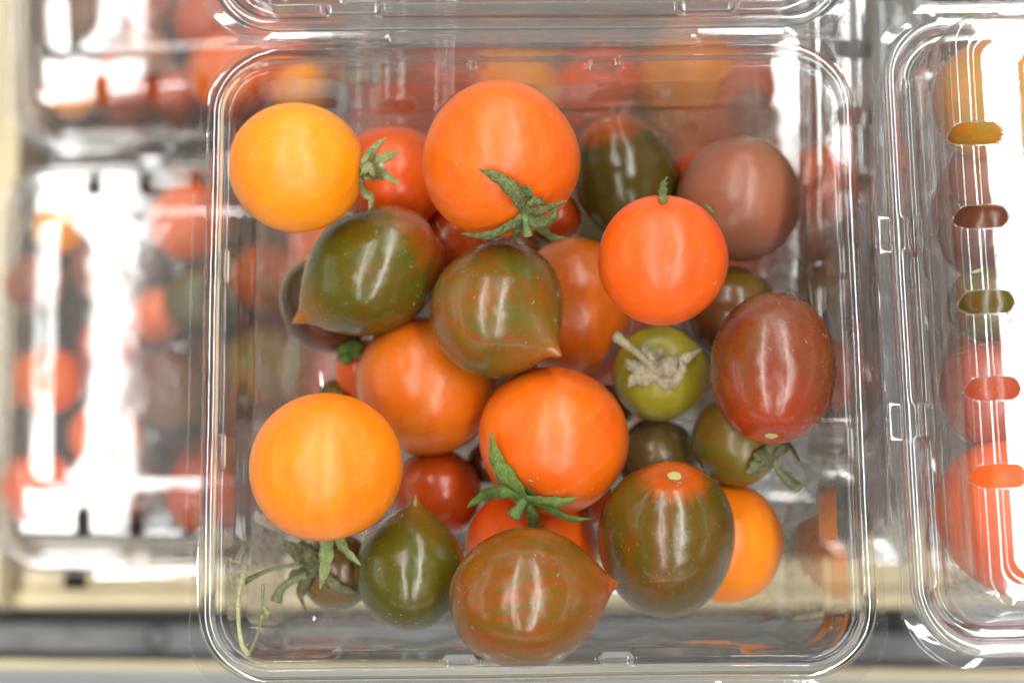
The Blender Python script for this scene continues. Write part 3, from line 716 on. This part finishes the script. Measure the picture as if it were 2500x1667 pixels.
def hinge_mesh(name, y0, z0, y1, z1, bulge, hw=.047, flare=.006):
    """thin living hinge between the two flanges, necked in the middle"""
    verts, faces = [], []
    nu, nv = 40, 14
    for j in range(nv + 1):
        t = j / nv
        w_ = hw + flare * (abs(2 * t - 1) ** 2.2)
        zz = z0 + (z1 - z0) * t + bulge * math.sin(math.pi * t) + .0004 * math.sin(t * math.pi * 4)
        yy = y0 + (y1 - y0) * t
        for i in range(nu + 1):
            verts.append((-w_ + 2 * w_ * i / nu, yy, zz))
    for j in range(nv):
        for i in range(nu):
            a = j * (nu + 1) + i
            faces.append((a, a + 1, a + nu + 2, a + nu + 1))
    return mesh_of(name, verts, faces, P_BASE)


ME_HINGE_SHUT = hinge_mesh('punnet_hinge', HY - .0003, -.0019, HY + .0002, .0006, 0)
for v in ME_HINGE_SHUT.vertices:      # folded loop standing out behind
    t = (v.co.z + .0019) / .0025
    v.co.y += .0022 * math.sin(max(0, min(1, t)) * math.pi)


ME_LID_FOG = ME_LID.copy()
ME_LID_FOG.materials[0] = P_LID_FOG


def punnet(x, y, zrim, rz, label, group, open_=False, lidm=None, tilt=0):
    root = empty('punnet', (x, y, zrim - .050))
    root.rotation_euler = (0, tilt, rz)
    tag(root, label, 'plastic punnet', group)
    obj('base', ME_BASE, root, (0, 0, .050))
    if open_:
        lid = obj('lid', ME_LID, root, (0, 2 * HY - .0009, .0502))
        lid.rotation_euler = (R(180 + 3), 0, 0)
        lid.location.z += .0010 + .0030
        obj('hinge', hinge_mesh('punnet_hinge_open', HY - .0008, -.0016, HY + .0012, -.0006, .0004, .0545, .004), root, (0, 0, .050))
    else:
        obj('lid', lidm or ME_LID, root, (0, 0, .0502))
        obj('hinge', ME_HINGE_SHUT, root, (0, 0, .050))
    return root


punnet(0, 0, RIM, R(.6), 'open clear plastic punnet full of mixed tomatoes, its lid folded back', 'clear plastic punnets', True)
SHUT = 'closed clear punnets around the open one'
punnet(.1242, .0050, .2715, R(1.2), 'closed clear punnet with sharp oval vent slots at the right edge of the photo', SHUT, tilt=R(.5))
punnet(-.0935, .0385, .0500, R(90.5), 'closed clear punnet low down at the left with a wide white glare on its lid', SHUT)
punnet(-.0960, .1650, .0500, R(93.5), 'closed clear punnet in the upper left corner, lid washed out by glare', SHUT)
punnet(.0200, .0470, .1950, R(-1.0), 'closed clear punnet right under the open one, seen through its back wall', SHUT, lidm=ME_LID_FOG)
punnet(.0200, .0490, .1225, R(1.0), 'closed clear punnet second below the open one, hardly visible', SHUT, lidm=ME_LID_FOG)
punnet(.0190, .0480, .0500, R(0), 'closed clear punnet at the foot of the stack under the open one', SHUT)
punnet(.1470, .0220, .1985, R(.5), 'closed clear punnet just below the one with sharp vent slots', SHUT, lidm=ME_LID_FOG)
punnet(.1460, .0330, .1255, R(-.5), 'closed clear punnet third from the top of the right hand stack', SHUT)
punnet(.1460, .0405, .0500, R(.3), 'closed clear punnet at the foot of the right hand stack', SHUT)
punnet(.1450, .1300, .1950, R(1.5), 'closed clear punnet blurred in the gap at the top right corner', SHUT, lidm=ME_LID_FOG)
punnet(.1450, .1300, .1225, R(-1.5), 'closed clear punnet beneath the blurred one at the top right corner', SHUT)
punnet(.1450, .1300, .0500, R(.5), 'closed clear punnet at the foot of the stack at the top right', SHUT)


# ------------------------------------------------------------------ tomatoes
def body_mesh(name, Rr, Lh, tip, mat, nu=72, nv=54, dimple=0.0, lob=0.018, seed=0, round_=1.0):
    """lathed, gently lobed fruit; +Z is the stem end, -Z the blossom end"""
    verts, faces = [], []
    rnd = random.Random(seed)
    ph = rnd.random() * 6.28
    ph2 = rnd.random() * 6.28
    for j in range(nv + 1):
        th = math.pi * j / nv
        st, ct = math.sin(th), math.cos(th)
        rr = Rr * (abs(st) ** round_)
        Lb = Lh * (1 - tip * .75) if tip else Lh
        z = Lb * ct
        if tip and ct < 0:
            k = (-ct) ** 3
            rr *= 1 - .20 * k * (tip / .1)
            q = math.pi - th
            z -= Lh * tip * (.55 * math.exp(-(q / .42) ** 2) + 1.0 * math.exp(-(q / .13) ** 2))
            rr *= 1 - .0 * q
        if dimple:
            z -= dimple * Rr * math.exp(-(th / .24) ** 2)
        for i in range(nu):
            a = 2 * math.pi * i / nu
            w_ = 1 + lob * math.cos(3 * a + ph) * st + lob * .7 * math.cos(5 * a + ph2) * (.5 + .5 * ct)
            w_ += .010 * mnoise.noise(Vector((math.cos(a) * st * 1.3 + seed * 3.1, math.sin(a) * st * 1.3, ct * 1.3)))
            verts.append((rr * math.cos(a) * w_, rr * math.sin(a) * w_, z))
    for j in range(nv):
        for i in range(nu):
            a, b = j * nu + i, j * nu + (i + 1) % nu
            if j == 0:
                faces.append((a, a + nu, b + nu))
            elif j == nv - 1:
                faces.append((a, a + nu, b))
            else:
                faces.append((a, a + nu, b + nu, b))
    me = mesh_of(name, verts, faces, mat)
    return me


def sepal_mesh(name, pts, wid, mat, c0, seed=0, twist=0.0, upw=Vector((0, 0, 1))):
    """curved, folded little leaf: closed skin 0.25 mm thick, c0 = fruit centre (its outward side)"""
    P = catmull([Vector(p) for p in pts], 6)
    n = len(P)
    rnd = random.Random(seed)
    verts, faces = [], []
    M = 7
    th = .00009
    for i, p in enumerate(P):
        t = i / (n - 1)
        a, b = P[min(n - 1, i + 1)], P[max(0, i - 1)]
        tg = (a - b).normalized()
        up = ((p - c0).normalized() + upw * .9).normalized()
        side = tg.cross(up).normalized()
        ang = twist * t + .25 * math.sin(t * 5 + seed)
        side = Quaternion(tg, ang) @ side
        nrm = side.cross(tg).normalized()
        wprof = 1.15 * math.sin(math.pi * (t * .84 + .16)) ** .85 + .035
        hw = wid * .54 * wprof * (1 + .13 * math.sin(t * 23 + seed * 2))
        for s_ in (1, -1):
            for k in range(M):
                x = (k / (M - 1) * 2 - 1)
                fold = .38 * hw * (1 - abs(x)) * -1 + .10 * hw * math.sin(x * 6 + t * 9 + seed)
                q = p + side * (x * hw) + nrm * (-fold * .9 + s_ * th * (1 - .6 * abs(x)))
                verts.append(tuple(q))
    w2 = 2 * M
    for i in range(n - 1):
        o = i * w2
        for k in range(M - 1):
            faces.append((o + k, o + k + 1, o + w2 + k + 1, o + w2 + k))
            faces.append((o + M + k + 1, o + M + k, o + w2 + M + k, o + w2 + M + k + 1))
        faces.append((o, o + w2, o + w2 + M, o + M))
        faces.append((o + M - 1, o + 2 * M - 1, o + w2 + 2 * M - 1, o + w2 + M - 1))
    # fine hairs along the margins
    for h in range(26):
        i = rnd.randrange(1, n - 1)
        s_ = rnd.choice((0, M - 1))
        q = Vector(verts[i * w2 + s_])
        out = (q - P[i]).normalized()
        d = (out + Vector((rnd.uniform(-.6, .6), rnd.uniform(-.6, .6), rnd.uniform(-.2, .8)))).normalized() * rnd.uniform(.0003, .0008)
        add_tube(verts, faces, [q, q + d], .000022, 3)
    return mesh_of(name, verts, faces, mat)


def stem_mesh(name, pts, wid, mat):
    P = catmull([Vector(p) for p in pts], 7)
    verts, faces = [], []
    add_tube(verts, faces, P, wid / 2, 12, taper=lambda t: 1.18 - .35 * math.sin(math.pi * min(1, t * 1.1)) + (.16 if t > .9 else 0))
    return mesh_of(name, verts, faces, mat), P


def disc_mesh(name, r, mat, ring_=True):
    verts, faces = [], []
    prof = [(0, .30), (.18, .28), (.24, .42), (.34, .44), (.42, .26), (.7, .20), (.86, .30), (1, .05), (1.08, -.1)]
    n = 28
    for (a, z) in prof:
        for i in range(n):
            t = 2 * math.pi * i / n
            w_ = 1 + .06 * math.sin(3 * t + a * 3) + .03 * math.sin(7 * t)
            verts.append((a * r * w_ * math.cos(t), a * r * w_ * math.sin(t), z * r * .22))
    for j in range(len(prof) - 1):
        for i in range(n):
            faces.append((j * n + i, j * n + (i + 1) % n, (j + 1) * n + (i + 1) % n, (j + 1) * n + i))
    return mesh_of(name, verts, faces, mat)


LOOK = {
    1: ('amber', 'yellow orange tomato in the upper left corner of the open punnet, calyx on its right'),
    2: ('orange', 'largest orange tomato at the top centre with a dark green calyx on its lower edge'),
    3: ('redor', 'bright plain orange red tomato right of centre above the small dried-calyx one'),
    4: ('olive_red', 'olive green plum tomato lying tilted with an orange nipple at its lower left end'),
    5: ('stripe', 'round brown tomato with green streaks and a pointed tip in the middle of the pile'),
    6: ('amber2', 'big smooth yellow orange tomato at the lower left, pale sepals poking out beneath'),
    7: ('orange', 'orange tomato at the lower centre with a fresh green spiky calyx and stem'),
    8: ('mahog', 'oval reddish brown tomato against the right wall with a pale scar at its lower end'),
    9: ('olive2', 'large dark green brown tomato with a red top round a pale green stem scar'),
    10: ('rust', 'rusty brown tomato lying sideways at the front edge, pointed end to the right'),
    11: ('olive', 'dark olive teardrop tomato with its point up, at the front left'),
    12: ('bronze', 'deep orange tomato with brownish top between the olive plum and the green-calyx one'),
    13: ('bronze', 'orange brown tomato half hidden behind the round streaked one'),
    14: ('redor', 'red orange tomato behind the yellow one at the upper left'),
    15: ('olive3', 'dark green tomato with an orange top and shiny scar, right of the largest orange one'),
    16: ('dusk', 'dull pinkish brown round tomato at the upper right'),
    17: ('moss', 'small yellow green tomato with a dried tan calyx and bent stem'),
    18: ('plum', 'dark purple brown tomato tucked behind the oval reddish brown one'),
    19: ('mossdark', 'green brown tomato with a shrivelled grey green calyx at the lower right'),
    20: ('khaki', 'greyish khaki tomato in the gap below the dried-calyx one'),
    21: ('amber2', 'orange yellow tomato at the lower right, half behind the dark green brown one'),
    22: ('red', 'deep red tomato in the shade below the bronze one, left of centre'),
    23: ('redor', 'orange tomato buried under the fresh green calyx near the front'),
    24: ('red', 'dark red tomato deep between the top two orange ones and the streaked one'),
    25: ('plum', 'dark brown tomato behind the olive plum by the left wall'),
    26: ('redor', 'small orange tomato with a green calyx peeking out under the olive plum'),
    27: ('olive', 'tiny dark green tomato low on the left, above the big smooth yellow one'),
    28: ('khaki', 'small dull green tomato at the lower left with a large withered calyx'),
    29: ('red', 'sliver of red tomato right of the dark green calyx at the top'),
    31: ('plum', 'added dark tomato darkening the gap below the largest orange calyx, barely showing'),  # these five are added fillers standing in for shade between the fruit
    32: ('plum', 'added dark tomato darkening the gap left of the dried-calyx one, barely showing'),
    33: ('plum', 'added dark tomato darkening the gap left of the fresh green calyx'),
    34: ('plumred', 'added dark red tomato darkening the gap below the plain orange red one, barely showing'),
    36: ('red', 'added dark red tomato darkening the gap right of the fresh green calyx, barely showing'),
    30: ('red', 'sliver of red tomato between the orange-topped green one and the pinkish brown one'),
}
GRP = 'mixed cherry tomatoes in the open punnet'


def to_local(root, p):
    return root.matrix_basis.inverted() @ Vector(p)


for k, f in FRUIT.items():
    mat, label = LOOK[k]
    q = Vector(f['ax']).to_track_quat('Z', 'Y') @ Quaternion((0, 0, 1), k * 1.7)
    root = empty('tomato', f['c'], q)
    tag(root, label, 'tomato', GRP)
    kind = f['kind']
    big = f['R'] > .0095
    body = obj('skin', body_mesh('tomato_skin', f['R'], f['L'], f['tip'], S[mat], 88 if big else 60, 64 if big else 44,
                                 dimple=.09 if kind in ('calyx', 'hiddencalyx', 'scar') else .03, seed=k), root)
    inv = root.matrix_basis.inverted()
    top = Vector((0, 0, f['L'] - .09 * f['R']))
    if kind == 'scar':
        obj('stem_scar', disc_mesh('stem_scar', f['R'] * .115, L['scar']), root, top + Vector((0, 0, .00002)))
    if 'sep' in f:
        cal = obj('calyx', disc_mesh('calyx_disc', f['R'] * .16, L[f['smat'] if k != 6 else 'sepal_pale']), root, top + Vector((0, 0, .0001)))
        ci = cal.matrix_basis.inverted() @ inv
        for s_i, (pts, wd) in enumerate(f['sep']):
            lp = [ci @ (Vector(p) * MM) for p in pts]
            c0 = ci @ Vector(f['c'])
            obj('sepal', sepal_mesh('sepal', lp, wd * MM, L[f['mat']], c0, seed=k * 7 + s_i, upw=(ci.to_3x3() @ Vector((0, 0, 1))).normalized()), cal)
        for key in ('stem', 'stem2'):
            if key in f:
                pts, wd = f[key]
                lp = [ci @ (Vector(p) * MM) for p in pts]
                me, P = stem_mesh('stem', lp, wd * MM, L[f['smat']])
                obj('stem', me, cal)
                d = (P[-1] - P[-2]).normalized()
                ce = obj('stem_end', disc_mesh('stem_end', wd * MM * .5, L['cut_end']), cal, P[-1] + d * .00004)
                ce.rotation_mode = 'QUATERNION'
                ce.rotation_quaternion = d.to_track_quat('Z', 'Y')

def dust(root, body, n, seed):
    rn = random.Random(seed)
    mw = root.matrix_basis
    cand = [v for v in body.data.vertices if (mw.to_3x3() @ v.normal).z > .35]
    verts, faces = [], []
    for _ in range(n):
        v = rn.choice(cand)
        nn = v.normal
        t = nn.orthogonal().normalized()
        t = Quaternion(nn, rn.random() * 6.28) @ t
        b_ = nn.cross(t)
        if rn.random() < .3:
            l, w_ = rn.uniform(.0003, .0009), rn.uniform(.00005, .00011)
        else:
            l = w_ = rn.uniform(.00005, .00012)
        p = v.co + nn * .00003
        i0 = len(verts)
        for (a, c) in ((-1, -1), (1, -.7), (1.1, .8), (-.9, 1)):
            verts.append(tuple(p + t * a * l * .5 + b_ * c * w_ * .5))
        verts.append(tuple(p + nn * w_ * .7 + t * l * .1))
        for k_ in range(4):
            faces.append((i0 + k_, i0 + (k_ + 1) % 4, i0 + 4))
    o = obj('dust', mesh_of('dust', verts, faces, M_DUST, False), root)
    o['kind'] = 'stuff'


for o in [q for q in COL.objects if q.get('group') == GRP and q.location.z > .242]:
    dust(o, [c for c in o.children if c.name.startswith('skin')][0], 34, int(o.location.x * 1e5) & 1023)

# loose sprig caught in the front left corner
sp0 = Vector(SPRIG['a'][-1]) * MM
sprig = empty('leaf_sprig', sp0)
tag(sprig, 'loose pale green sprig standing in the lower left corner of the open punnet', 'plant sprig')
me, _ = stem_mesh('sprig_stalk', [Vector(p) * MM - sp0 for p in SPRIG['a']], .0009, L['stem_pale'])
obj('stalk', me, sprig)
me, _ = stem_mesh('sprig_twig', [Vector(p) * MM - sp0 for p in SPRIG['b']], .0005, L['stem_grey'])
obj('twig', me, sprig)
obj('leaflet', sepal_mesh('leaflet', [Vector(p) * MM - sp0 for p in SPRIG['leaf']], .0008, L['sepal_dry'], Vector((0, 0, -.02))), sprig)

# ---- tomatoes inside the closed punnets
WHERE = {
    'LL': ('left closed punnet', 'tomatoes in the closed punnet at the left'),
    'UL': ('upper left punnet', 'tomatoes in the upper left punnet'),
    'RT': ('right edge punnet', 'tomatoes in the punnet at the right edge'),
    'S3': ('punnet under the open one', 'tomatoes in the punnet under the open one'),
    'B3': ('blurred top right punnet', 'tomatoes in the punnet at the top right'),
}
CACHE = {}
rnd = random.Random(4)
for g, lst in NEIGHBOURS.items():
    for i, (c, r, col, words) in enumerate(lst):
        hi = g == 'RT'
        var = i % 3
        key = (col, hi, var)
        if key not in CACHE:
            CACHE[key] = body_mesh('tomato_skin', 1, 1.03 + .05 * var, .06 if col in ('olive', 'moss') else 0, S[col], 72 if hi else 44, 52 if hi else 32, dimple=.09, seed=40 + len(CACHE))
            # unit meshes scaled to size: texture coordinates are rescaled below
        src = CACHE[key]
        me = src.copy()
        me.transform(Matrix.Scale(r * MM, 4))
        q = Vector((rnd.uniform(-1, 1), rnd.uniform(-1, 1), rnd.uniform(-.5, .8))).to_track_quat('Z', 'Y')
        root = empty('tomato', [v * MM for v in c], q)
        tag(root, words + ', in ' + WHERE[g][0], 'tomato', WHERE[g][1])
        obj('skin', me, root)
        obj('stem_scar', disc_mesh('stem_scar', r * MM * .12, L['scar']), root, (0, 0, r * MM * (.94 + .05 * var)))

# lower layers that fill the closed punnets: seen only as blurred colour between the named ones
FILL = {'LL': (-.0935, .0385, .0), 'UL': (-.0960, .1650, 0), 'RT': (.1242, .0050, .2215), 'S3': (.0200, .0470, .145), 'B3': (.1450, .1300, .145), 'R2': (.1470, .0220, .1485), 'S2': (.0200, .0490, .0725)}
WHERE['R2'] = ('second punnet of the right stack', 'tomatoes in the punnet below the right edge one')
WHERE['S2'] = ('second punnet below the open one', 'tomatoes in the second punnet below the open one')
ROWN = ('front', 'middle', 'back')
COLN = ('left', 'centre', 'right')
CN = {'plum': 'purple brown', 'redor': 'red orange', 'red': 'deep red', 'orange': 'orange', 'olive': 'olive green', 'amber': 'amber', 'dusk': 'dull brown', 'plumred': 'dark red', 'moss': 'green brown'}
for g, (x0, y0, z0) in FILL.items():
    for a in range(3):
        for b in range(3):
            if g == 'R2' and b == 0:
                continue
            col = rnd.choice(['plum', 'redor', 'red', 'plumred', 'orange', 'olive', 'dusk'] if g in ('LL', 'UL', 'RT') else ['plum', 'dusk', 'olive', 'plum', 'red'])  # stack punnets get darker fruit to deepen the shade in gaps above
            key = (col, False, (a + b) % 3)
            if key not in CACHE:
                CACHE[key] = body_mesh('tomato_skin', 1, 1.05, 0, S[col], 44, 32, dimple=.09, seed=40 + len(CACHE))
            r = rnd.uniform(.0125, .0145)
            me = CACHE[key].copy()
            me.transform(Matrix.Scale(r, 4))
            x, y = x0 + (b - 1) * .0305, y0 + (a - 1) * .0295
            o = obj('tomato', me, None, (x + rnd.uniform(-.001, .001), y + rnd.uniform(-.001, .001), z0 + .0022 + r * 1.05))
            o.rotation_euler = (rnd.uniform(0, 6), rnd.uniform(0, 6), rnd.uniform(0, 6))
            place = ('middle of ' if (a, b) == (1, 1) else ROWN[a] + ' ' + COLN[b] + ' of ')
            tag(o, CN[col] + ' tomato in bottom layer, ' + place + WHERE[g][0], 'tomato', WHERE[g][1])


# ------------------------------------------------------------------ crate, rail and shelf edge
def simple_mat(name, c1, c2, scale=60, rough=.7, bump=.4, spec=.4, stretch=(1, 1, 1), k=.6):
    t = NT(name)
    tc = t.n('TexCoord')
    mp = t.n('Mapping', {'Scale': stretch})
    t.put(mp.inputs[0], tc.outputs['Object'])
    v = mp.outputs[0]
    n1 = t.noise(v, scale, 5, .65)
    n2 = t.noise(v, scale * 9, 4, .7)
    c = t.mix(t.math('MULTIPLY', t.ramp(n1, [(.35, 0), (.68, 1)]), k), c1, c2)
    c = t.mix(t.math('MULTIPLY', t.ramp(n2, [(.45, 0), (.7, 1)]), .3), c, c2)
    bp = t.n('Bump', {'Strength': bump, 'Distance': .0006, 'Height': n2})
    return t.done(t.n('BsdfPrincipled', {'Base Color': c, 'Roughness': rough, 'Normal': bp.outputs[0], 'Specular IOR Level': spec}))


M_CARD = simple_mat('cream_board', (.74, .64, .42), (.62, .52, .33), 40, .7, .4)
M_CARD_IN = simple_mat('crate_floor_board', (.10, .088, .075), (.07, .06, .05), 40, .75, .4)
M_RAIL = simple_mat('worn_black_rail', (.115, .118, .120), (.24, .245, .245), 70, .42, 1.0, .5, (1, 2.2, 1), .8)
M_RAIL_DARK = simple_mat('black_plastic', (.022, .020, .020), (.035, .032, .03), 70, .5, .4)
M_EDGE = simple_mat('cream_shelf_edge', (.78, .68, .45), (.66, .57, .37), 55, .55, .3)
M_GREY = simple_mat('grey_floor', (.36, .385, .40), (.32, .34, .355), 9, .55, .15)


def box_mesh(name, x0, x1, y0, y1, z0, z1, mat, bev=.0012):
    import bmesh
    bm = bmesh.new()
    bmesh.ops.create_cube(bm, size=1)
    for v in bm.verts:
        v.co = Vector(((x0 + x1) / 2 + v.co.x * (x1 - x0), (y0 + y1) / 2 + v.co.y * (y1 - y0), (z0 + z1) / 2 + v.co.z * (z1 - z0)))
    bmesh.ops.bevel(bm, geom=list(bm.edges), offset=bev, segments=3, affect='EDGES', profile=.6)
    me = bpy.data.meshes.new(name)
    bm.to_mesh(me)
    bm.free()
    me.materials.append(mat)
    me.polygons.foreach_set('use_smooth', [True] * len(me.polygons))
    return me


crate = empty('tray', (0, 0, -.006))
tag(crate, 'cream cardboard display tray that holds the lower punnets', 'tray')
obj('tray_floor', box_mesh('tray_floor', -.1555, .235, -.024, .26, 0, .0045, M_CARD_IN), crate)
obj('tray_wall', box_mesh('tray_front', -.1555, .235, -.0300, -.0245, -.002, .018, M_CARD), crate)
obj('tray_wall', box_mesh('tray_left', -.1625, -.1560, -.0300, .26, -.002, .034, M_CARD), crate)
obj('tray_wall', box_mesh('tray_back', -.1555, .235, .2605, .2665, -.002, .034, M_CARD), crate)
obj('tray_wall', box_mesh('tray_right', .2355, .2415, -.0300, .26, -.002, .034, M_CARD), crate)
obj('tray_lip', box_mesh('tray_lip', -.1545, -.141, -.0242, -.0150, .014, .0165, M_CARD, .0008), crate)
obj('tray_lip', box_mesh('tray_lip', -.134, .232, -.0242, -.0150, .014, .0165, M_CARD, .0008), crate)

rail = empty('shelf_rail', (0, -.0415, 0))
tag(rail, 'worn black plastic rail along the front of the display tray', 'shelf rail')
obj('rail_bar', box_mesh('rail_bar', -.30, .34, -.0030, .0052, -.022, .006, M_RAIL, .0012), rail)
obj('rail_back_edge', box_mesh('rail_back_edge', -.30, .34, .0055, .0108, -.022, .0005, M_RAIL_DARK, .0006), rail)
obj('rail_front_lip', box_mesh('rail_front_lip', -.30, .34, -.0049, -.0033, -.022, -.001, M_RAIL_DARK, .0005), rail)


def rail_plug(x):
    verts, faces = [], []
    add_tube(verts, faces, [Vector((.0031 * math.cos(a * math.pi / 18), .0033 * math.sin(a * math.pi / 18), 0)) for a in range(36)], .0005, 6, closed=True)
    obj('rail_plug', mesh_of('rail_plug', verts, faces, M_RAIL_DARK), rail, (x, .0011, .0060))


rail_plug(-.1125)
rail_plug(.155)
rail.rotation_euler = (0, 0, R(-.6))

edge = obj('shelf_edge', box_mesh('shelf_edge', -.30, .34, -.0494, -.0468, -.045, -.003, M_EDGE, .0012))
edge.rotation_euler = (0, 0, R(-.6))
tag(edge, 'cream painted front edge of the display shelf, in front of the black rail', 'shelf edge')
fl = obj('floor', mesh_of('floor', [(-2, -2, -.16), (2, -2, -.16), (2, 2, -.16), (-2, 2, -.16)], [(0, 1, 2, 3)], M_GREY))
tag(fl, kind='structure')
shelf = obj('shelf', box_mesh('shelf', -.30, .34, -.0462, .30, -.045, -.0235, M_EDGE, .0012))
tag(shelf, kind='structure')
